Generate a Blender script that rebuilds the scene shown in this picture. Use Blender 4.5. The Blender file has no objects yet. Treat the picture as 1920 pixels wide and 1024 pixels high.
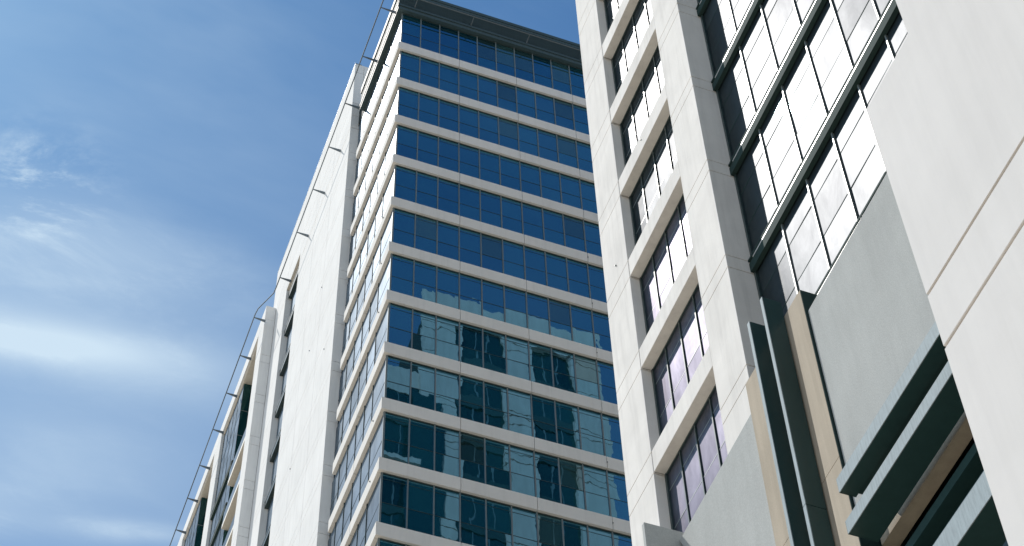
import bpy, math, random
from mathutils import Matrix, Vector
R = random.Random(7)
S = bpy.context.scene
C = S.collection

# ------------------------------------------------------------------ camera
cd = bpy.data.cameras.new('camera'); cam = bpy.data.objects.new('camera', cd); C.objects.link(cam)
S.camera = cam
cd.sensor_width = 36.0; cd.sensor_fit = 'HORIZONTAL'
cd.lens = 3653.9 / 1920 * 36.0
cd.clip_start = 0.1; cd.clip_end = 8000
az, el, ro = math.radians(22.2435), math.radians(53.6979), math.radians(-2.2947)
fw = Vector((math.cos(el) * math.sin(az), math.cos(el) * math.cos(az), math.sin(el)))
rt = fw.cross(Vector((0, 0, 1))).normalized(); up = rt.cross(fw)
r2 = rt * math.cos(ro) + up * math.sin(ro); u2 = -rt * math.sin(ro) + up * math.cos(ro)
m = Matrix((r2, u2, -fw)).transposed().to_4x4(); m.translation = Vector((0, 0, 1.6))
cam.matrix_world = m
S.render.resolution_x = 1024; S.render.resolution_y = 546

# ------------------------------------------------------------------ light
SUN_DIR = Vector((1.0, -1.30, -2.55)).normalized()       # the way the light travels
to_sun = -SUN_DIR
sd = bpy.data.lights.new('sun', 'SUN'); sun = bpy.data.objects.new('sun', sd); C.objects.link(sun)
sd.energy = 3.1; sd.angle = math.radians(0.5); sd.color = (1.0, 0.955, 0.89)
sun.location = to_sun * 300
sun.rotation_euler = SUN_DIR.to_track_quat('-Z', 'Y').to_euler()
S.view_settings.view_transform = 'Standard'; S.view_settings.look = 'None'
S.view_settings.gamma = 1; S.view_settings.use_curve_mapping = False
S.view_settings.exposure = 0.48

W = bpy.data.worlds.new('World'); S.world = W; W.use_nodes = True
nt = W.node_tree; nt.nodes.clear()
N = lambda t, tree=None: (tree or nt).nodes.new(t)
sky = N('ShaderNodeTexSky'); sky.sky_type = 'NISHITA'; sky.sun_disc = False
sky.sun_elevation = math.asin(to_sun.z); sky.sun_rotation = math.atan2(to_sun.x, to_sun.y)
sky.air_density = 1.0; sky.dust_density = 0.7; sky.ozone_density = 1.6; sky.altitude = 20
out = N('ShaderNodeOutputWorld'); bg = N('ShaderNodeBackground'); bg.inputs[1].default_value = 0.1
nt.links.new(bg.outputs[0], out.inputs[0])
tc = N('ShaderNodeTexCoord')
def wmath(op, a, b=None, c=None):
    n = N('ShaderNodeMath'); n.operation = op
    for i, v in enumerate((a, b, c)):
        if v is None: continue
        if isinstance(v, (int, float)): n.inputs[i].default_value = v
        else: nt.links.new(v, n.inputs[i])
    return n.outputs[0]
def wvm(op, a, b):
    n = N('ShaderNodeVectorMath'); n.operation = op
    nt.links.new(a, n.inputs[0])
    if isinstance(b, (tuple, Vector)): n.inputs[1].default_value = tuple(b)
    else: nt.links.new(b, n.inputs[1])
    return n
# cirrus: a layer projected on a plane high above (x/z, y/z), streaked along one wind direction
sep = N('ShaderNodeSeparateXYZ'); nt.links.new(tc.outputs['Generated'], sep.inputs[0])
zc = wmath('MAXIMUM', sep.outputs[2], 0.06)
cx = wmath('DIVIDE', sep.outputs[0], zc); cy = wmath('DIVIDE', sep.outputs[1], zc)
com = N('ShaderNodeCombineXYZ'); nt.links.new(cx, com.inputs[0]); nt.links.new(cy, com.inputs[1])
def layer(rot, scale, ns, detail, rough, dist, lo, hi):
    mp = N('ShaderNodeMapping'); mp.inputs['Rotation'].default_value = (0, 0, rot); mp.inputs['Scale'].default_value = scale
    nt.links.new(com.outputs[0], mp.inputs[0])
    no = N('ShaderNodeTexNoise'); no.inputs['Scale'].default_value = ns; no.inputs['Detail'].default_value = detail
    no.inputs['Roughness'].default_value = rough; no.inputs['Distortion'].default_value = dist
    nt.links.new(mp.outputs[0], no.inputs[0])
    mr = N('ShaderNodeMapRange'); mr.interpolation_type = 'SMOOTHSTEP'
    mr.inputs['From Min'].default_value = lo; mr.inputs['From Max'].default_value = hi
    nt.links.new(no.outputs[0], mr.inputs[0]); return mr.outputs[0]
veil = layer(0.35, (1, 3.0, 1), 1.6, 6, 0.55, 0.5, 0.40, 0.78)
wisp = layer(0.20, (1, 2.0, 1), 9.0, 9, 0.66, 0.35, 0.40, 0.70)
def blob(cxy, ax, wl, ws):
    # soft elongated patch of cirrus on the cloud plane
    d = wvm('SUBTRACT', com.outputs[0], (cxy[0], cxy[1], 0)).outputs[0]
    a = wmath('DIVIDE', wvm('DOT_PRODUCT', d, (math.cos(ax), math.sin(ax), 0)).outputs['Value'], wl)
    b = wmath('DIVIDE', wvm('DOT_PRODUCT', d, (-math.sin(ax), math.cos(ax), 0)).outputs['Value'], ws)
    q = wmath('ADD', wmath('MULTIPLY', a, a), wmath('MULTIPLY', b, b))
    return wmath('POWER', 2.718, wmath('MULTIPLY', q, -1.0))
def plane_of(px, py):
    d = r2 * ((px - 960) / 3653.9) - u2 * ((py - 512) / 3653.9) + fw
    return d.x / d.z, d.y / d.z
def axis(p, q):
    a = plane_of(*p); b = plane_of(*q)
    return math.atan2(b[1] - a[1], b[0] - a[0]), math.hypot(b[0] - a[0], b[1] - a[1])
def patch(p, q, ws):
    an, ln = axis(p, q); a = plane_of((p[0] + q[0]) / 2, (p[1] + q[1]) / 2)
    return blob(a, an, ln / 2, ws)
tot = None
for p, q, ws, k, src in [((-10, 350), (165, 345), 0.030, 2.1, 'w'), ((-260, 570), (440, 715), 0.026, 0.55, 's'), ((-200, 610), (330, 670), 0.015, 0.5, 'm'), ((0, 420), (430, 520), 0.03, 0.3, 'm'), ((-200, 640), (560, 900), 0.12, 0.20, 's'), ((-100, 60), (520, 200), 0.09, 0.22, 'v'),
                    ((-300, 430), (430, 560), 0.045, 0.30, 'm'), ((-100, 800), (330, 900), 0.04, 0.16, 's'), ((100, 985), (380, 1005), 0.010, 0.35, 'm'),
                    ((100, 40), (560, 150), 0.05, 0.16, 'v'), ((880, 0), (1050, 60), 0.06, 0.25, 'v'), ((-250, 900), (120, 960), 0.03, 0.35, 'm')]:
    b = wmath('MULTIPLY', patch(p, q, ws), k)
    if src == 'w': t = wisp
    elif src == 'v': t = veil
    elif src == 's': t = wmath('MULTIPLY_ADD', wisp, 0.18, 0.82)
    else: t = wmath('MULTIPLY_ADD', wisp, 0.45, 0.55)
    b = wmath('MULTIPLY', b, t)
    tot = b if tot is None else wmath('ADD', tot, b)
tot = wmath('ADD', tot, wmath('MULTIPLY', veil, 0.13))
horiz = N('ShaderNodeMapRange'); horiz.inputs['From Min'].default_value = 0.88; horiz.inputs['From Max'].default_value = 0.25
horiz.inputs['To Min'].default_value = 0.0; horiz.inputs['To Max'].default_value = 1.0
nt.links.new(sep.outputs[2], horiz.inputs[0])
tot = wmath('MINIMUM', wmath('ADD', tot, wmath('MULTIPLY', horiz.outputs[0], 0.7)), 0.92)
mix = N('ShaderNodeMix'); mix.data_type = 'RGBA'
gam = wvm('MULTIPLY', sky.outputs[0], (0.34, 0.63, 0.83))     # clear air: deeper, slightly greener blue
nt.links.new(tot, mix.inputs[0]); nt.links.new(gam.outputs[0], mix.inputs[6]); mix.inputs[7].default_value = (4.8, 5.9, 6.8, 1)
nt.links.new(mix.outputs[2], bg.inputs[0])

# ------------------------------------------------------------------ materials
M = {}
def newmat(name):
    mt = bpy.data.materials.new(name); mt.use_nodes = True; t = mt.node_tree; t.nodes.clear()
    o = t.nodes.new('ShaderNodeOutputMaterial'); M[name] = mt
    return mt, t, o
def pos(t, scale=(1, 1, 1)):
    g = t.nodes.new('ShaderNodeNewGeometry'); mp = t.nodes.new('ShaderNodeMapping'); mp.inputs['Scale'].default_value = scale
    t.links.new(g.outputs['Position'], mp.inputs[0]); return mp.outputs[0]
def noise(t, vec, sc, det=4, rough=0.55, dist=0.0):
    n = t.nodes.new('ShaderNodeTexNoise'); n.inputs['Scale'].default_value = sc; n.inputs['Detail'].default_value = det
    n.inputs['Roughness'].default_value = rough; n.inputs['Distortion'].default_value = dist; t.links.new(vec, n.inputs[0]); return n.outputs[0]
def mrange(t, v, a, b, c, d, smooth=False):
    n = t.nodes.new('ShaderNodeMapRange')
    if smooth: n.interpolation_type = 'SMOOTHSTEP'
    for i, x in enumerate((a, b, c, d)): n.inputs[i + 1].default_value = x
    t.links.new(v, n.inputs[0]); return n.outputs[0]
def mm(t, op, a, b):
    n = t.nodes.new('ShaderNodeMath'); n.operation = op
    for i, v in enumerate((a, b)):
        if isinstance(v, (int, float)): n.inputs[i].default_value = v
        else: t.links.new(v, n.inputs[i])
    return n.outputs[0]
def scalecol(t, col, f):
    n = t.nodes.new('ShaderNodeVectorMath'); n.operation = 'SCALE'
    if isinstance(col, tuple): n.inputs[0].default_value = col
    else: t.links.new(col, n.inputs[0])
    t.links.new(f, n.inputs['Scale']); return n.outputs[0]
def matte(name, col, rough=0.75, blot=0.08, streak=0.08, grain=0.05, gscale=60, spec=0.3, bump=0.0, var=0.03, metallic=0.0, streakscale=(3, 3, 0.22), streaksharp=(0.35, 0.7)):
    mt, t, o = newmat(name)
    p = t.nodes.new('ShaderNodeBsdfPrincipled'); t.links.new(p.outputs[0], o.inputs[0])
    b = mrange(t, noise(t, pos(t), 0.55, 5, 0.6, 0.4), 0.3, 0.7, 1 - blot, 1 + blot * 0.5)
    s = mrange(t, noise(t, pos(t, streakscale), 1.4, 5, 0.65), streaksharp[0], streaksharp[1], 1 + streak * 0.4, 1 - streak, True)
    g = mrange(t, noise(t, pos(t), gscale, 3, 0.7), 0.3, 0.7, 1 - grain, 1 + grain)
    oi = t.nodes.new('ShaderNodeObjectInfo'); v = mrange(t, oi.outputs['Random'], 0, 1, 1 - var, 1 + var)
    f = mm(t, 'MULTIPLY', mm(t, 'MULTIPLY', b, s), mm(t, 'MULTIPLY', g, v))
    t.links.new(scalecol(t, col, f), p.inputs['Base Color'])
    p.inputs['Roughness'].default_value = rough; p.inputs['Specular IOR Level'].default_value = spec; p.inputs['Metallic'].default_value = metallic
    if bump:
        bp = t.nodes.new('ShaderNodeBump'); bp.inputs['Strength'].default_value = 1; bp.inputs['Distance'].default_value = bump
        t.links.new(noise(t, pos(t), gscale, 4, 0.7), bp.inputs['Height']); t.links.new(bp.outputs[0], p.inputs['Normal'])
    return mt
matte('white_panel', (0.765, 0.76, 0.745), 0.9, 0.05, 0.10, 0.01, 20, var=0.02, spec=0.05, streaksharp=(0.45, 0.85))
matte('cream_panel', (0.755, 0.73, 0.695), 0.9, 0.10, 0.10, 0.015, 25, var=0.015, spec=0.06, streaksharp=(0.4, 0.8))
matte('band_panel', (0.74, 0.715, 0.68), 0.9, 0.05, 0.08, 0.01, 25, var=0.02, spec=0.06, streaksharp=(0.45, 0.85))
matte('beam_paint', (0.73, 0.69, 0.62), 0.6, 0.05, 0.06, 0.01, 25, var=0.01)
matte('end_paint', (0.72, 0.56, 0.50), 0.9, 0.08, 0.10, 0.01, 20, spec=0.05)
matte('sealant', (0.09, 0.075, 0.055), 0.9, 0.1, 0.05, 0.0)
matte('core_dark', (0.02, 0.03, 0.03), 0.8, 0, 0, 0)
matte('pylon_panel', (0.72, 0.70, 0.68), 0.9, 0.05, 0.03, 0.02, 90, bump=0.0006, var=0.01, spec=0.05)
matte('pylon_sealant', (0.36, 0.28, 0.19), 0.9, 0.1, 0.05, 0.02)
matte('grey_render', (0.43, 0.445, 0.435), 0.9, 0.07, 0.05, 0.12, 38, spec=0.05, bump=0.004, var=0.0, streakscale=(2, 2, 0.25))
matte('tan_render', (0.46, 0.40, 0.32), 0.9, 0.10, 0.10, 0.05, 45, spec=0.05, bump=0.003, var=0.0)
matte('dark_metal', (0.030, 0.052, 0.055), 0.35, 0.08, 0.05, 0.02, 30, spec=0.5)
matte('teal_metal', (0.024, 0.060, 0.062), 0.38, 0.10, 0.08, 0.03, 30, spec=0.35)
matte('louvre_metal', (0.055, 0.088, 0.098), 0.6, 0.05, 0.05, 0.02, 30, spec=0.2)
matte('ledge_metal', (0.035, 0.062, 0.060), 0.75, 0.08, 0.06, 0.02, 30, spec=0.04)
matte('highlight_trim', (0.55, 0.57, 0.58), 0.35, 0.05, 0.15, 0.0, spec=0.6, streakscale=(2, 2, 2))  # pale glossy colour for the painted highlight line on the ledges
matte('galvanised_lit', (0.27, 0.335, 0.365), 0.7, 0.08, 0.2, 0.05, 40, spec=0.12, streakscale=(14, 14, 1.5), streaksharp=(0.35, 0.75))  # steel of the front edges, with their sunlight put into the colour
matte('frame_metal', (0.15, 0.185, 0.195), 0.4, 0.03, 0.03, 0.0, spec=0.5)
matte('rail_steel', (0.13, 0.16, 0.18), 0.45, 0.05, 0.03, 0.0, spec=0.5)
matte('ground_paving', (0.49, 0.43, 0.34), 0.9, 0.12, 0.0, 0.08, 4, var=0)
matte('roof_gravel', (0.3, 0.29, 0.27), 0.9, 0.1, 0.0, 0.05, 4, var=0)

def mirror_glass(name, tint, fac, wave=0.0052, wscale=0.9, dark=(0.004, 0.03, 0.035)):
    mt, t, o = newmat(name)
    oi = t.nodes.new('ShaderNodeObjectInfo')
    off = t.nodes.new('ShaderNodeCombineXYZ'); t.links.new(mm(t, 'MULTIPLY', oi.outputs['Random'], 31.0), off.inputs[0]); t.links.new(mm(t, 'MULTIPLY', oi.outputs['Random'], 17.0), off.inputs[2])
    ad = t.nodes.new('ShaderNodeVectorMath'); ad.operation = 'ADD'; t.links.new(pos(t, (1, 1, 0.6)), ad.inputs[0]); t.links.new(off.outputs[0], ad.inputs[1])
    h = mm(t, 'ADD', noise(t, ad.outputs[0], wscale, 1.5, 0.4), mm(t, 'MULTIPLY', noise(t, ad.outputs[0], wscale * 4.5, 1, 0.4), 0.07))
    bp = t.nodes.new('ShaderNodeBump'); bp.inputs['Distance'].default_value = wave; bp.inputs['Strength'].default_value = 1; t.links.new(h, bp.inputs['Height'])
    gl = t.nodes.new('ShaderNodeBsdfGlossy'); gl.inputs['Roughness'].default_value = 0.006; gl.inputs['Color'].default_value = (*tint, 1)
    t.links.new(bp.outputs[0], gl.inputs['Normal'])
    df = t.nodes.new('ShaderNodeBsdfDiffuse')
    v = mrange(t, oi.outputs['Random'], 0, 1, 0.5, 1.6); t.links.new(scalecol(t, dark, v), df.inputs['Color'])
    fr = t.nodes.new('ShaderNodeFresnel'); fr.inputs['IOR'].default_value = 1.5
    fc = mm(t, 'MINIMUM', mm(t, 'ADD', fr.outputs[0], fac), 1.0)
    mx = t.nodes.new('ShaderNodeMixShader'); t.links.new(fc, mx.inputs[0]); t.links.new(df.outputs[0], mx.inputs[1]); t.links.new(gl.outputs[0], mx.inputs[2])
    t.links.new(mx.outputs[0], o.inputs[0]); return mt
mirror_glass('blue_glass', (0.23, 0.64, 0.97), 0.31)
mirror_glass('blue_glass_dull', (0.28, 0.60, 0.80), 0.24, dark=(0.02, 0.05, 0.05))

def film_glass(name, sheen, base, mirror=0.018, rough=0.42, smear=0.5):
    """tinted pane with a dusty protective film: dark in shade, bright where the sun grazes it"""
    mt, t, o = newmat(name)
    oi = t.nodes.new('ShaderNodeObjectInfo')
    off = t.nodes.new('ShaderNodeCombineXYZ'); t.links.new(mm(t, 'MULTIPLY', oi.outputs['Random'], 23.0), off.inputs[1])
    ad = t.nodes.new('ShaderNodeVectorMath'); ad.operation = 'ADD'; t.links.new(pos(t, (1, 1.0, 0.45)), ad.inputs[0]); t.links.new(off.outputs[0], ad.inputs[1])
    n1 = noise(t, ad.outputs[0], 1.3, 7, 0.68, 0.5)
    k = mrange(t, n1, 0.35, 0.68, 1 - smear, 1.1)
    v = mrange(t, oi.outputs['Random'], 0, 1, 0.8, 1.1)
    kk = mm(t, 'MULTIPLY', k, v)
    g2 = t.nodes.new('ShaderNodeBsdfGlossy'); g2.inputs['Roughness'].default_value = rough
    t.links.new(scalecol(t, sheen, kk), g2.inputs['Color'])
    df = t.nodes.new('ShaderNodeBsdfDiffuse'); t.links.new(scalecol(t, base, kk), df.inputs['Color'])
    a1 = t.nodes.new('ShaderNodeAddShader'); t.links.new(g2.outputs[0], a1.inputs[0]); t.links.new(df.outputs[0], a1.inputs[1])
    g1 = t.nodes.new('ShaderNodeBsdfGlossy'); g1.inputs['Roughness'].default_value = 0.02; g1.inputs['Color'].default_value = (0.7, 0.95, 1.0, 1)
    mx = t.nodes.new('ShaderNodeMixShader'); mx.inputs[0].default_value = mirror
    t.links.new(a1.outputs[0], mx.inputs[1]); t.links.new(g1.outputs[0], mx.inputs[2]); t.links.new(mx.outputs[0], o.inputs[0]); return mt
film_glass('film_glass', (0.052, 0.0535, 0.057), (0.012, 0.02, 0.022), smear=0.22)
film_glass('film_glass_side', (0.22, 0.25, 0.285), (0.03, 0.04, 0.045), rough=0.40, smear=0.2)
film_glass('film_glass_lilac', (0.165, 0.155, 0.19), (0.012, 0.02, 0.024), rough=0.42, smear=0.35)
mirror_glass('shade_glass', (0.20, 0.42, 0.42), 0.12)

# ------------------------------------------------------------------ builders
cache = {}
def box_mesh(dx, dy, dz, mat, bev=0.0):
    key = (round(dx, 4), round(dy, 4), round(dz, 4), mat, bev)
    if key in cache: return cache[key]
    x, y, z = dx / 2, dy / 2, dz / 2
    if not bev:
        v = [(-x, -y, -z), (x, -y, -z), (x, y, -z), (-x, y, -z), (-x, -y, z), (x, -y, z), (x, y, z), (-x, y, z)]
        f = [(0, 3, 2, 1), (4, 5, 6, 7), (0, 1, 5, 4), (1, 2, 6, 5), (2, 3, 7, 6), (3, 0, 4, 7)]
        me = bpy.data.meshes.new('box'); me.from_pydata(v, [], f)
    else:
        import bmesh
        bm = bmesh.new(); bmesh.ops.create_cube(bm, size=1)
        bmesh.ops.scale(bm, vec=(dx, dy, dz), verts=bm.verts)
        bmesh.ops.bevel(bm, geom=bm.edges[:], offset=bev, segments=1, affect='EDGES')
        me = bpy.data.meshes.new('box'); bm.to_mesh(me); bm.free()
    me.materials.append(M[mat]); me.update(); cache[key] = me
    return me
def link(name, me, loc, parent=None):
    o = bpy.data.objects.new(name, me); C.objects.link(o)
    if parent is not None:
        o.parent = parent
        b = Vector((0, 0, 0)); q = parent
        while q is not None: b += q.location; q = q.parent
        o.location = Vector(loc) - b
    else: o.location = loc
    return o
def box(name, parent, x0, x1, y0, y1, z0, z1, mat, bev=0.0, label=None):
    o = link(name, box_mesh(x1 - x0, y1 - y0, z1 - z0, mat, bev), ((x0 + x1) / 2, (y0 + y1) / 2, (z0 + z1) / 2), parent)
    if label: o['label'] = label
    return o
def pane(name, parent, x0, x1, y0, y1, z0, z1, mat, tilt=0.12):
    o = box(name, parent, x0, x1, y0, y1, z0, z1, mat)
    a = math.radians(tilt)
    o.rotation_euler = (R.uniform(-a, a), R.uniform(-a, a), R.uniform(-a, a))
    return o
def thing(name, label, cat, loc, group=None, kind=None):
    o = bpy.data.objects.new(name, None); C.objects.link(o); o.location = loc; o['label'] = label; o['category'] = cat
    o.empty_display_size = 0.5
    if group: o['group'] = group
    return o
def joined(name, parent, boxes, mat, stuff=True, loc=(0, 0, 0)):
    v, f = [], []
    for (x0, x1, y0, y1, z0, z1) in boxes:
        n = len(v)
        v += [(x0, y0, z0), (x1, y0, z0), (x1, y1, z0), (x0, y1, z0), (x0, y0, z1), (x1, y0, z1), (x1, y1, z1), (x0, y1, z1)]
        f += [tuple(n + i for i in q) for q in [(0, 3, 2, 1), (4, 5, 6, 7), (0, 1, 5, 4), (1, 2, 6, 5), (2, 3, 7, 6), (3, 0, 4, 7)]]
    me = bpy.data.meshes.new(name); me.materials.append(M[mat])
    b = Vector((0, 0, 0)); q = parent
    while q is not None: b += q.location; q = q.parent
    me.from_pydata([(a[0] - b.x, a[1] - b.y, a[2] - b.z) for a in v], [], f)
    o = bpy.data.objects.new(name, me); C.objects.link(o); o.parent = parent
    if stuff: o['kind'] = 'stuff'
    return o
def prism(name, parent, pts, axis_, a, b, mat):
    """polygon pts in the two other axes, extruded along axis_ from a to b"""
    def P(p, t):
        return {'x': (t, p[0], p[1]), 'y': (p[0], t, p[1]), 'z': (p[0], p[1], t)}[axis_]
    n = len(pts); v = [Vector(P(p, a)) for p in pts] + [Vector(P(p, b)) for p in pts]
    c = sum(v, Vector()) / len(v)
    f = [tuple(range(n))[::-1], tuple(range(n, 2 * n))] + [(i, (i + 1) % n, n + (i + 1) % n, n + i) for i in range(n)]
    import bmesh
    me = bpy.data.meshes.new(name); me.from_pydata([tuple(q - c) for q in v], [], f); me.materials.append(M[mat])
    bm = bmesh.new(); bm.from_mesh(me); bmesh.ops.recalc_face_normals(bm, faces=bm.faces); bm.to_mesh(me); bm.free()
    return link(name, me, c, parent)
def tube(name, parent, path, r, mat, seg=8):
    v, f = [], []
    P = [Vector(p) for p in path]
    for i, p in enumerate(P):
        d = (P[min(i + 1, len(P) - 1)] - P[max(i - 1, 0)]).normalized()
        a = d.cross(Vector((0, 0, 1))); a = a.normalized() if a.length > 1e-3 else Vector((1, 0, 0)); b = d.cross(a)
        for k in range(seg):
            t = 2 * math.pi * k / seg; v.append(p + (a * math.cos(t) + b * math.sin(t)) * r)
    for i in range(len(P) - 1):
        for k in range(seg):
            f.append((i * seg + k, i * seg + (k + 1) % seg, (i + 1) * seg + (k + 1) % seg, (i + 1) * seg + k))
    f.append(tuple(range(seg))); f.append(tuple((len(P) - 1) * seg + k for k in range(seg))[::-1])
    c = sum(v, Vector()) / len(v)
    me = bpy.data.meshes.new(name); me.from_pydata([tuple(q - c) for q in v], [], f); me.materials.append(M[mat])
    for pl in me.polygons: pl.use_smooth = len(pl.vertices) == 4
    return link(name, me, c, parent)

# ------------------------------------------------------------------ ground
me = bpy.data.meshes.new('ground'); g = 3000
me.from_pydata([(-g, -g, 0), (g, -g, 0), (g, g, 0), (-g, g, 0)], [], [(0, 1, 2, 3)]); me.materials.append(M['ground_paving'])
go = bpy.data.objects.new('ground', me); C.objects.link(go); go['kind'] = 'structure'

# ================================================================== blue glass tower
X0, Y0 = 14.78, 51.27
XG, YG = 14.95, 51.43           # glass planes
ZB = [57.72 + 3.81 * i for i in range(-2, 11)]     # tops of the white bands
BH = 0.75
tower = thing('office_tower', 'tall tower with deep blue mirror glass, white floor bands and a dark louvred crown', 'office building', (25, 62, 0))
box('core', tower, XG + 0.06, 36.4, YG + 0.06, 76, 0, 99.25, 'core_dark')
box('lower_wall', tower, XG - 0.1, XG + 0.055, YG - 0.1, 59.44, 0, ZB[0] - BH - 0.01, 'band_panel')
box('lower_wall', tower, XG + 0.06, 36.4, YG - 0.1, YG + 0.055, 0, ZB[0] - BH - 0.01, 'band_panel')
MX = [16.08 + 1.125 * i for i in range(0, 18)]
MY = [53.28 + 1.235 * i for i in range(0, 5)]
hid_p, hid_m = [], []
for fi, zt in enumerate(ZB):
    zb = zt - BH
    # band, right face: corner piece then three bays each
    xs = [X0 + 0.0, MX[2]] + [MX[2] + 3.375 * i for i in range(1, 6)] + [36.4]
    for i in range(len(xs) - 1):
        g_ = 0.012
        box('spandrel_panel', tower, xs[i] + (g_ if i else 0), xs[i + 1] - g_, Y0, YG + 0.05, zb, zt, 'band_panel', 0.012)
    # band, left face (two long pieces)
    box('spandrel_panel', tower, X0, XG + 0.05, YG + 0.051, 55.2, zb, zt, 'band_panel', 0.012)
    box('spandrel_panel', tower, X0, XG + 0.05, 55.22, 58.92, zb, zt, 'band_panel', 0.012)
    z0 = zt; z1 = (ZB[fi + 1] - BH) if fi + 1 < len(ZB) else 99.3
    top = fi + 1 >= len(ZB)
    # mullions
    for i, x in enumerate(MX):
        if i < 11 and fi >= 1: box('mullion', tower, x - 0.028, x + 0.028, YG - 0.05, YG + 0.04, z0, z1, 'frame_metal')
        else: hid_m.append((x - 0.028, x + 0.028, YG - 0.05, YG + 0.04, z0, z1))
    box('corner_mullion', tower, XG - 0.02, XG + 0.06, YG - 0.02, YG + 0.06, z0, z1, 'frame_metal')
    for y in MY: box('side_mullion', tower, XG - 0.035, XG + 0.04, y - 0.022, y + 0.022, z0, z1, 'dark_metal')
    for zz, h in ((z0 + 1.32, 0.022), (z1 - 0.36, 0.014)):
        box('transom', tower, XG + 0.06, MX[-1], YG - 0.012, YG + 0.03, zz - h / 2, zz + h / 2, 'dark_metal')
    box('side_transom', tower, XG - 0.012, XG + 0.03, YG + 0.06, 59.44, z0 + 1.32, z0 + 1.345, 'dark_metal')
    box('head_frame', tower, XG + 0.06, 36.4, YG - 0.03, YG + 0.04, z1 - 0.06, z1 - 0.002, 'dark_metal')
    # panes
    xe = [XG + 0.06] + MX
    for i in range(len(MX)):
        a, b = xe[i] + 0.028, xe[i + 1] - 0.028
        if i == 0: a = xe[0] + 0.001
        if i >= 11 or fi < 2:
            hid_p.append((a, b, YG, YG + 0.02, z0 + 0.002, z1 - 0.062)); continue
        mt = 'blue_glass_dull' if (R.random() < 0.08 or (i in (5, 8) and fi > 9)) else 'blue_glass'
        pane('window_pane', tower, a, b, YG, YG + 0.02, z0 + 0.004, z0 + 1.304, 'blue_glass', 0.22)
        pane('window_pane', tower, a, b, YG, YG + 0.02, z0 + 1.336, z1 - 0.062, mt, 0.22)
    ye = [YG + 0.06] + MY + [59.44]
    for i in range(len(ye) - 1):
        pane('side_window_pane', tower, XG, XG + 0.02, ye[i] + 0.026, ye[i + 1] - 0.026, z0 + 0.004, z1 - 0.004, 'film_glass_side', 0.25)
joined('hidden_window_panes', tower, hid_p, 'blue_glass'); joined('hidden_mullions', tower, hid_m, 'frame_metal')
# little abseil eyes on some of the bands
for fi in (2, 3, 4, 6, 7, 8):
    for x in (15.6, MX[2], MX[5], MX[8]):
        if (fi * 3 + int(x)) % 3: box('anchor_eye', tower, x - 0.015, x + 0.015, Y0 - 0.04, Y0 - 0.001, ZB[fi] - 0.42, ZB[fi] - 0.37, 'dark_metal')
    box('anchor_eye', tower, X0 - 0.04, X0 - 0.001, 52.4, 52.44, ZB[fi] - 0.36, ZB[fi] - 0.31, 'dark_metal')
# louvre crown
LX, LY, LE = 14.62, 51.12, 58.3
box('crown_soffit', tower, LX + 0.03, 36.4, LY + 0.03, YG + 0.3, 99.3, 99.34, 'louvre_metal')
box('crown_soffit', tower, LX + 0.03, XG + 0.3, YG + 0.301, LE, 99.3, 99.34, 'louvre_metal')
for (a, b, dp) in ((99.28, 99.5, 0.03), (99.52, 99.62, 0.0), (99.64, 99.86, 0.05), (101.12, 101.3, 0.05), (101.32, 101.42, 0.0), (101.44, 101.72, 0.04), (101.74, 101.8, -0.05)):
    box('crown_fascia', tower, LX + 0.05 - dp, 36.4, LY + 0.05 - dp, LY + 0.2, a, b, 'louvre_metal')
    box('crown_fascia', tower, LX + 0.05 - dp, LX + 0.2, LY + 0.201, LE, a, b, 'louvre_metal')
for k in range(10):
    z = 99.93 + k * 0.118
    box('louvre_slat', tower, LX + 0.06, 36.4, LY + 0.06, LY + 0.16, z, z + 0.05, 'louvre_metal')
    box('louvre_slat', tower, LX + 0.06, LX + 0.16, LY + 0.161, LE, z, z + 0.05, 'louvre_metal')
for k in range(7):
    x = 15.35 + 3.375 * k
    box('louvre_post', tower, x, x + 0.05, LY + 0.165, LY + 0.25, 99.35, 101.7, 'core_dark')
for y in (54.4, 57.8): box('louvre_post', tower, LX + 0.165, LX + 0.25, y, y + 0.05, 99.35, 101.7, 'core_dark')
box('crown_backing', tower, LX + 0.3, 36.4, LY + 0.3, 75, 99.35, 101.72, 'core_dark')
box('roof', tower, LX + 0.31, 36.3, LY + 0.31, 74.9, 101.721, 101.9, 'roof_gravel')

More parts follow.
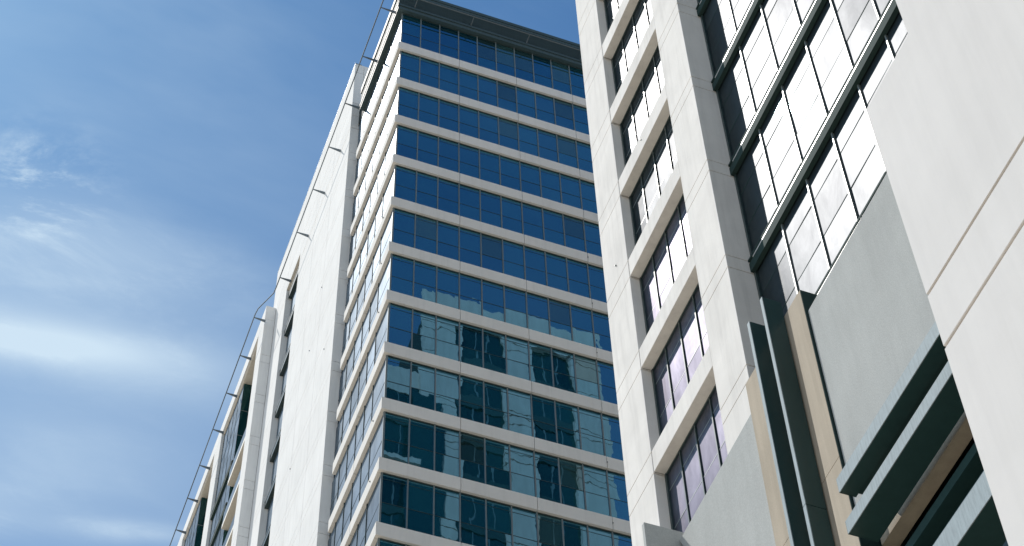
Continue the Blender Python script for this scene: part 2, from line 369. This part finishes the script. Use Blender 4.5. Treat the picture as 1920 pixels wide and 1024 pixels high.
# ================================================================== white side wing
LBX, LBY = 14.45, 59.46
wing = thing('office_wing', 'blank white panelled wing left of the blue glass tower with one narrow window slot', 'office building', (22, 66, 0))
box('core', wing, LBX + 0.06, 32, LBY + 0.06, 69.74, 0, 106.3, 'sealant')
box('core', wing, LBX + 0.45, 32, 69.745, 72.85, 0, 106.3, 'core_dark')
box('core', wing, LBX + 0.06, 32, 72.855, 76.4, 0, 106.3, 'sealant')
box('core', wing, LBX + 0.06, LBX + 0.445, 69.745, 72.85, 100.0, 106.3, 'sealant')
joints = [z for k in range(-3, 10) for z in (61.16 + 3.83 * k, 61.89 + 3.83 * k)]
joints = [z for z in joints if 45 < z < 98]
zl = [0, 46.0] + [z for z in joints if z > 46.5] + [99.0, 100.4, 101.8, 105.4, 106.4]
ys = [LBY + 0.03, 62.9, 66.4, 69.8]
for i in range(len(zl) - 1):
    a, b = zl[i] + (0.03 if zl[i] == 99.0 else 0.014), zl[i + 1] - 0.014
    for j in range(3):
        box('wall_panel', wing, LBX, LBX + 0.055, ys[j] + (0.014 if j else 0), ys[j + 1] - (0.014 if j < 2 else 0), a, b, 'white_panel')
    box('wall_panel', wing, LBX, LBX + 0.055, 72.80, 76.45, a, b, 'white_panel')
    if zl[i] >= 99: box('wall_panel', wing, LBX, LBX + 0.055, 69.815, 72.785, max(a, 99.95), b, 'white_panel')
    box('return_panel', wing, LBX, 15.0, LBY - 0.02, LBY + 0.028, a, b, 'white_panel')
    if zl[i] > 98: box('return_panel', wing, 15.015, 17.5, LBY - 0.02, LBY + 0.028, a, b, 'white_panel')
    if zl[i] < 99.5: box('jamb_panel', wing, LBX + 0.058, LBX + 0.4, 72.79, 72.85, a, min(b, 99.93), 'white_panel')
box('parapet_cap', wing, LBX - 0.01, LBX + 0.4, LBY - 0.03, 76.46, 106.402, 106.45, 'frame_metal')
box('slot_head', wing, LBX + 0.002, LBX + 0.44, 69.81, 72.78, 99.94, 99.995, 'beam_paint')
prev = 45
for k in range(13):
    z = 91.9 - 3.81 * (k - 2)
    if z < 46: break
    box('slot_ledge', wing, LBX + 0.16, LBX + 0.4, 69.82, 72.78, z - 0.42, z - 0.08, 'dark_metal')
    box('slot_ledge_trim', wing, LBX + 0.14, LBX + 0.4, 69.82, 72.78, z - 0.02, z + 0.05, 'frame_metal')
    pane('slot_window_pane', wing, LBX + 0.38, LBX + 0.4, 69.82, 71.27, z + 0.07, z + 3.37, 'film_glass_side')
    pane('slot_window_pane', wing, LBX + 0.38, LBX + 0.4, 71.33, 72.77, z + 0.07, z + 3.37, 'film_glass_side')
    box('slot_mullion', wing, LBX + 0.33, LBX + 0.4, 71.27, 71.33, z + 0.05, z + 3.38, 'dark_metal')

for (y, z) in ((64.6, 84.1), (66.4, 76.5), (63.0, 87.8), (64.7, 68.9), (61.2, 80.2)):
    box('anchor_eye', wing, LBX - 0.04, LBX - 0.001, y, y + 0.04, z, z + 0.05, 'dark_metal')
# ================================================================== balcony wing
BX, BY = 13.80, 75.44
bal = thing('balcony_wing', 'lower white wing at far left with recessed balconies, dark glass corners and piers', 'office building', (22, 90, 0))
box('core', bal, 14.6, 32, 76.5, 120, 0, 101.2, 'core_dark')
piers = [(BY, 76.9), (85.7, 87.5), (95.9, 97.7), (106.1, 107.9)]
bj = [z for k in range(-3, 10) for z in (61.16 + 3.83 * k, 61.89 + 3.83 * k) if 45 < z < 99]
bz = [0, 46.0] + [z for z in bj if z > 46.5] + [99.95]
for pi, (a, b) in enumerate(piers):
    box('pier_core', bal, BX + 0.055, 14.59, a + 0.05, b - 0.05, 0, 99.9, 'sealant')
    for i in range(len(bz) - 1):
        z0, z1 = bz[i] + 0.014, bz[i + 1] - 0.014
        box('pier_panel', bal, BX, 14.43 if pi == 0 else 14.6, a, b, z0, z1, 'white_panel')
box('parapet', bal, BX, 14.43, BY, 76.9, 99.958, 101.3, 'white_panel')
box('parapet', bal, BX, 14.1, 76.912, 110, 99.96, 101.3, 'white_panel')
box('soffit', bal, BX + 0.15, 15.0, 76.9, 110, 99.90, 99.955, 'beam_paint')
box('roof', bal, 14.11, 32, 76.5, 119, 101.21, 101.28, 'roof_gravel')
for bi, (p0, p1) in enumerate(((76.9, 85.7), (87.5, 95.9), (97.7, 106.1))):
    yc = p0 + 4.05                                    # corner of the glazed box
    box('glazed_box_core', bal, 14.03, 14.59, yc + 0.03, p1 - 0.02, 46, 99.8, 'core_dark')
    n = 4; w = (p1 - yc - 0.1) / n
    zs = [99.88, 97.2, 94.8] + [92.25 - 3.81 * k for k in range(12)]
    for k in range(12):
        zl_ = 92.0 - 3.81 * k                         # level of the dark window ledge
        sb = 90.02 - 3.81 * k                         # underside of the balcony slab
        box('balcony_slab', bal, BX + 0.02, 14.58, p0 + 0.012, yc - 0.02, sb, sb + 0.34, 'beam_paint')
        box('balcony_guard', bal, BX + 0.04, BX + 0.06, p0 + 0.02, yc - 0.03, sb + 0.342, sb + 1.35, 'film_glass_side')
        box('bay_ledge', bal, 13.86, 14.0, yc - 0.12, p1 - 0.01, zl_ - 0.26, zl_ + 0.10, 'ledge_metal')
        box('bay_ledge_trim', bal, 13.84, 14.0, yc - 0.18, p1 - 0.01, zl_ + 0.15, zl_ + 0.21, 'frame_metal')
    for k in range(len(zs) - 1):
        zt = zs[k] - (0.0 if k < 3 else 0.52); zb = zs[k + 1] + 0.02
        box('dark_side_pane', bal, 14.02, 14.58, yc, yc + 0.02, zb, zt - 0.02, 'shade_glass')
        box('side_transom', bal, 14.0, 14.58, yc - 0.02, yc, zb - 0.06, zb - 0.01, 'frame_metal')
        for jj in range(n):
            a, b = yc + 0.06 + jj * w, yc + jj * w + w
            zm = zb + (zt - zb) * 0.42
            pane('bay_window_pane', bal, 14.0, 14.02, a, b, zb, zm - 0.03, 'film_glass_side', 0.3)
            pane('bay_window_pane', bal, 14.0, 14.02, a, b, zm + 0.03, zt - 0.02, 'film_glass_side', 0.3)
            box('bay_mullion', bal, 13.98, 14.02, b + 0.002, b + 0.058, zb, zt, 'dark_metal')

# ================================================================== roof-edge rails on brackets
def rail(label, path, brs, r=0.035):
    o = thing('roof_rail', label, 'rail', brs[0][0])
    tube('rail_tube', o, path, r, 'rail_steel')
    for (p, q) in brs:                                 # p at the rail, q at the wall
        p = Vector(p); q = Vector(q); d = (q - p).normalized(); s = Vector((-d.y, d.x, 0)) * 0.02
        if abs(d.x) > abs(d.y): s = Vector((0, 0.02, 0))
        h0, h1 = 0.025, 0.2
        v = [p - s + Vector((0, 0, h0)), p + s + Vector((0, 0, h0)), p + s - Vector((0, 0, h0)), p - s - Vector((0, 0, h0)),
             q - s + Vector((0, 0, h1 * .3)), q + s + Vector((0, 0, h1 * .3)), q + s - Vector((0, 0, h1)), q - s - Vector((0, 0, h1))]
        c = sum(v, Vector()) / 8
        me = bpy.data.meshes.new('bracket'); me.from_pydata([tuple(a - c) for a in v], [], [(0, 1, 2, 3), (7, 6, 5, 4), (0, 4, 5, 1), (1, 5, 6, 2), (2, 6, 7, 3), (3, 7, 4, 0)])
        me.materials.append(M['rail_steel']); link('bracket', me, c, o)
    return o
zr = 99.38
ra = [((13.7, y, zr), (LX, y, zr)) for y in (51.5, 54.86, 58.2)] + [((13.7, y, zr), (LBX, y, zr)) for y in (61.4, 64.6, 67.95, 71.6)]
rail('thin dark steel rail held off the roof edge of the glass tower and white wing', [(13.7, 51.0, zr), (13.7, 60, zr), (13.7, 72.4, zr), (13.68, 72.9, zr), (13.1, 74.4, zr), (13.05, 74.9, zr), (13.05, 80, zr), (13.05, 112, zr)],
     ra + [((13.05, y, zr), (BX, y, zr)) for y in (75.15, 78.4, 81.7, 85.0, 88.35, 91.5, 94.6, 97.9)])
rail('dark steel rail running along the louvred crown above the blue glass face', [(13.72, 50.98, 99.4), (14.3, 50.6, 99.7), (15.2, 50.6, 100.0), (20, 50.62, 100.0), (36, 50.62, 100.0)],
     [((x, 50.61, 100.0), (x, LY + 0.06, 100.0)) for x in (15.6, 19.0, 22.4, 25.75, 29.1, 32.5)])

# ================================================================== white office block (right)
PX = 14.33
blk = thing('office_block', 'white office block at right with deep floor beams between two broad piers', 'office building', (24, 12, 0))
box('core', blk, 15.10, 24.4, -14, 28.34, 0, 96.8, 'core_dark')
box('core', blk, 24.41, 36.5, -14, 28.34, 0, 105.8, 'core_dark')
def pier(y0, y1, zj, depth, ztop=97.3):
    box('pier_core', blk, PX + 0.03, 15.09, y0 + 0.03, y1 - 0.03, 0, ztop - 0.05, 'sealant')
    zz = [0] + zj + [ztop]
    for i in range(len(zz) - 1):
        box('pier_panel', blk, PX, PX + depth, y0, y1, zz[i] + (0.012 if i else 0), zz[i + 1] - 0.012, 'cream_panel', 0.006)
ZR = [34.95 + 3.8 * k for k in range(-3, 17)]          # undersides of the floor beams
pier(26.93, 28.40, [z for k in range(-3, 16) for z in (34.93 + 3.8 * k, 35.64 + 3.8 * k)], 0.32 + 0.4)
box('anchor_eye', blk, PX - 0.04, PX - 0.001, 27.6, 27.63, 43.9, 43.94, 'dark_metal')
box('anchor_eye', blk, PX - 0.03, PX - 0.001, 25.3, 25.33, 46.8, 46.84, 'dark_metal')
ZQ = [36.93 + 3.965 * k for k in range(-2, 15)]
pier(22.22, 23.58, [z for q in ZQ for z in (q - 0.03, q + 0.44)], 0.75)
MYR = [26.11, 25.27, 24.43]
hp, hm2, hb = [], [], []
for k, zb in enumerate(ZR):
    zt = zb + 0.71
    box('floor_beam', blk, PX + 0.006, 15.08, 23.588, 26.905, zb, zt, 'cream_panel', 0.006)
    zn = zb + 3.8
    if zt > 95: continue
    vis = 24 < zt < 62
    if not vis: hp.append((14.65, 14.67, 23.6, 26.9, zt + 0.01, zn - 0.01)); continue
    ye = [26.93] + MYR + [23.58]
    for i in range(4):
        a, b = ye[i + 1] + (0.03 if i < 3 else 0), ye[i] - (0.03 if i else 0)
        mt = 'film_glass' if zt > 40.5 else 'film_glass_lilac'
        for (p, q) in ((zt + 0.05, zn - 1.83), (zn - 1.80, zn - 0.60), (zn - 0.57, zn - 0.05)):
            pane('window_pane', blk, 14.65, 14.67, a + 0.012, b - 0.012, p, q, mt, 0.35)
    for y in MYR: box('mullion', blk, 14.615, 14.68, y - 0.022, y + 0.022, zt, zn, 'dark_metal')
    for (p, q) in ((zn - 1.83, zn - 1.80), (zn - 0.60, zn - 0.57)): box('transom', blk, 14.645, 14.69, 23.59, 26.92, p, q, 'frame_metal')
    box('window_jamb', blk, 14.60, 14.68, 26.85, 26.925, zt, zn, 'dark_metal')
    box('window_jamb', blk, 14.60, 14.68, 23.585, 23.65, zt, zn, 'dark_metal')
    box('window_head', blk, 14.61, 14.68, 23.66, 26.84, zn - 0.05, zn - 0.002, 'dark_metal')
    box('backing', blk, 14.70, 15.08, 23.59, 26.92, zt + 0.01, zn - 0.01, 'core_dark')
# curtain-wall bay with projecting ledges, running on behind the pale wall slab
MB = [20.79 - 1.268 * i for i in range(0, 10)]
BE = 8.9
for k, zq in enumerate(ZQ):
    vis = 30 < zq < 56
    z1 = zq + 3.965
    # ledge: lower box, pale highlight strip, lip
    box('window_ledge', blk, 14.90, 15.02, BE, 22.21, zq, zq + 0.30, 'ledge_metal')
    box('ledge_highlight', blk, 14.895, 15.02, BE, 22.0, zq + 0.302, zq + 0.345, 'highlight_trim')  # bright strip drawn in place of the sunlit glint along the ledge
    box('ledge_lip', blk, 14.885, 15.02, BE, 22.21, zq + 0.375, zq + 0.44, 'ledge_metal')
    ye = [22.20] + MB
    for i in range(len(MB)):
        a, b = ye[i + 1] + 0.03, ye[i] - (0.03 if i else 0.06)
        if not vis:
            hp.append((15.03, 15.05, a, b, zq + 0.45, z1 - 0.01)); continue
        mt = 'film_glass'
        for (p, q) in ((zq + 0.46, z1 - 2.21), (z1 - 2.18, z1 - 0.885), (z1 - 0.855, z1 - 0.04)):
            pane('bay_window_pane', blk, 15.03, 15.05, a + 0.012, b - 0.012, p, q, mt, 0.35)
    if vis:
        for y in MB: box('bay_mullion', blk, 14.99, 15.06, y - 0.022, y + 0.022, zq + 0.44, z1, 'frame_metal')
        box('bay_jamb', blk, 14.98, 15.06, 22.145, 22.215, zq + 0.44, z1, 'dark_metal')
        for (p, q) in ((z1 - 2.21, z1 - 2.18), (z1 - 0.885, z1 - 0.855)): box('bay_transom', blk, 15.026, 15.06, BE, 22.14, p, q, 'ledge_metal')
joined('hidden_window_panes', blk, hp, 'film_glass')
pier(-14, 8.9, [], 0.75)
# end wall towards the glass tower, seen mirrored in it
YE = 28.40
endx = [(23.8, 26.4), (29.6, 31.4), (34.3, 36.5)]
for (a, b) in endx:
    box('end_pier_core', blk, a + 0.02, b - 0.02, 28.345, YE + 0.3, 0, 105.9, 'sealant')
    for k in range(15):
        z = 106.0 - 3.8 * k
        box('end_pier', blk, a, b, 28.345, YE + 0.35, z - 3.05, z, 'end_paint')
        box('end_pier', blk, a, b, 28.345, YE + 0.35, z - 3.72, z - 3.13, 'end_paint')
box('end_parapet', blk, 26.402, 29.598, 28.345, YE + 0.3, 103.3, 106, 'end_paint')
box('end_parapet', blk, 31.402, 34.298, 28.345, YE + 0.3, 103.3, 106, 'end_paint')
for (a, b) in ((26.402, 29.598), (31.402, 34.298)):
    for k in range(20):
        z = 103.0 - 3.8 * k
        if z < 50: break
        box('end_window', blk, a, b, 28.345, 28.40, z - 3.0, z, 'shade_glass')
        box('end_slab', blk, a, b, 28.345, 28.48, z - 3.79, z - 3.01, 'teal_metal')
        for j in (0.33, 0.66): box('end_mullion', blk, a + (b - a) * j - .04, a + (b - a) * j + .04, 28.401, 28.45, z - 2.99, z - .01, 'frame_metal')
box('end_parapet', blk, 15.1, 23.79, 28.345, YE + 0.02, 95.6, 97.3, 'end_paint')
box('end_bay', blk, 23.0, 25.3, 28.36, 28.9, 60, 94.5, 'shade_glass')
for k in range(12):
    z = 95.5 - 3.8 * k
    box('end_window', blk, 15.1, 23.79, 28.345, 28.38, z - 3.2, z, 'shade_glass')
    if k in (1, 4, 6): box('end_slab', blk, 15.1, 23.79, 28.345, 29.2, z - 3.55, z - 3.21, 'end_paint')
    else: box('end_slab', blk, 15.1, 23.79, 28.345, 28.45, z - 3.79, z - 3.21, 'teal_metal')
    for j in range(5): box('end_mullion', blk, 16.5 + j * 1.5, 16.58 + j * 1.5, 28.381, 28.42, z - 3.19, z - .01, 'frame_metal')

# ================================================================== podium wall in front
pod = thing('podium_wall', 'grey roughcast wall with a tan upright pilaster in front of the white office block', 'wall', (13.6, 16, 0))
prism('render_panel', pod, [(17.90, 29.36), (8.8, 29.45), (8.8, 24.22), (17.90, 24.22)], 'x', 13.05, 13.56, 'grey_render')
prism('render_panel', pod, [(24.45, 29.98), (20.8, 30.05), (20.8, 0), (23.9, 0), (23.9, 28.9), (24.31, 29.69)], 'x', 13.41, 13.56, 'grey_render')
box('lower_wall', pod, 13.30, 13.57, 8.0, 17.8, 23.35, 24.16, 'tan_render')
for (a, b) in ((26.02, 30.68), (0, 26.005)):
    box('pilaster', pod, 13.30, 14.2, 18.45, 20.79, a, b, 'tan_render')
box('gap_shade', pod, 13.004, 14.2, 17.925, 17.939, 0, 30.01, 'ledge_metal')  # dark strip painted in for the shade between pilaster and grey panel
for (a, b) in ((25.47, 30.02), (0, 25.455)):
    box('pilaster_lit_step', pod, 13.00, 14.2, 17.94, 18.445, a, b, 'tan_render')  # invented step, brought forward so the sun reaches it past the fins
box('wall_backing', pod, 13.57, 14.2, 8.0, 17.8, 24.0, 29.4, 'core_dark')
box('wall_backing', pod, 13.57, 14.2, 20.8, 23.9, 0, 29.6, 'grey_render')
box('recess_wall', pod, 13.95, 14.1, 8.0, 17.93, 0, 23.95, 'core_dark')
box('end_plate', pod, 12.66, 13.60, 24.46, 24.56, 10, 30.27, 'grey_render')

# fins standing off the pilaster
def fin(y, ztop, zj, label):
    o = thing('metal_fin', label, 'fin', (12.9, y, 0), 'upright metal fins')
    for (a, b) in ((0, zj - 0.008), (zj + 0.008, ztop)):
        box('blade', o, 12.888, 13.27, y + 0.004, y + 0.086, a, b, 'teal_metal')  # side faces coloured dark to stand in for their shade
        box('lit_edge', o, 12.87, 12.887, y, y + 0.09, a, b, 'galvanised_lit')  # front face coloured pale, as if sunlit
    return o
fin(18.99, 31.08, 25.35, 'taller right one of the two upright pale-edged metal fins on the tan pilaster')
fin(19.58, 31.04, 24.4, 'left upright metal fin with pale front edge, partly overlapped by its neighbour')

# horizontal louvre beams
def beam(x0, x1, y0, z0, z1, label, tint='teal_metal', lip=0.0):
    o = thing('louvre_beam', label, 'beam', (x0, y0, z0), 'horizontal louvre beams')
    box('blade', o, x0 + 0.016, x1, 8.0, y0 - 0.002, z0, z1 - 0.004, tint)  # dark colour carries the shade of the underside
    box('lit_edge', o, x0, x0 + 0.015, 8.0, y0, z0 - 0.004, z1, 'galvanised_lit')  # sunlit look of the front painted as a paler metal
    box('end_strip', o, x0, x1, y0 + 0.001, y0 + 0.012, z0 - 0.004, z1, 'teal_metal')
    if lip: box('gap_blocker', o, x1 + 0.002, 13.29, 8.0, y0 - 0.05, z0 + lip, z0 + lip + 0.06, tint)  # added dark plate, hides the lit panel so the gap stays dark
    return o
beam(12.60, 12.90, 17.60, 24.11, 24.41, 'uppermost horizontal louvre beam with pale front edge below the grey panel', lip=0.03)
beam(12.60, 13.12, 17.62, 23.20, 23.47, 'second louvre beam with wide dark underside, right above the tan strip')
beam(12.60, 13.2, 17.62, 20.63, 21.1, 'lowest broad pale louvre beam at the bottom edge beside the pale wall slab')
o = thing('recessed_beam', 'upper dark blade in the shaded gap above the lowest louvre beam', 'beam', (13.3, 17, 22.7), 'dark recessed blades')
box('blade', o, 13.3, 13.6, 8.0, 17.9, 22.62, 22.80, 'teal_metal')
box('web', o, 13.62, 13.66, 8.0, 17.9, 22.2, 23.3, 'teal_metal')
o = thing('recessed_beam', 'lower dark blade in the shaded gap just above the lowest louvre beam', 'beam', (13.3, 17, 22.1), 'dark recessed blades')
box('blade', o, 13.3, 13.6, 8.0, 17.9, 22.05, 22.2, 'teal_metal')
box('web', o, 13.67, 13.7, 8.0, 17.9, 21.2, 22.0, 'dark_metal')

# ================================================================== pale wall slab nearest the camera
py = thing('wall_slab', 'huge smooth pale grey wall slab filling the right edge with two tan joints', 'wall', (9.3, -2, 0))
WX, WY = 9.0, 10.18
box('core', py, WX + 0.03, WX + 0.7, -16, 9.0, 0, 44, 'pylon_sealant')
box('core', py, WX + 0.03, WX + 0.7, 9.001, WY - 0.03, 0, 22.15, 'pylon_sealant')
gp = 0.026
box('wall_panel', py, WX, WX + 0.73, -16, WY, 0, 17.44 - gp, 'pylon_panel', 0.006)
box('wall_panel', py, WX, WX + 0.73, -16, WY, 17.44 + gp, 18.35 - gp, 'pylon_panel', 0.006)
prism('wall_panel', py, [(-16, 18.35 + gp), (WY, 18.35 + gp), (WY, 22.2), (9.05, 22.2), (9.05, 45), (-16, 45)], 'x', WX, WX + 0.73, 'pylon_panel')
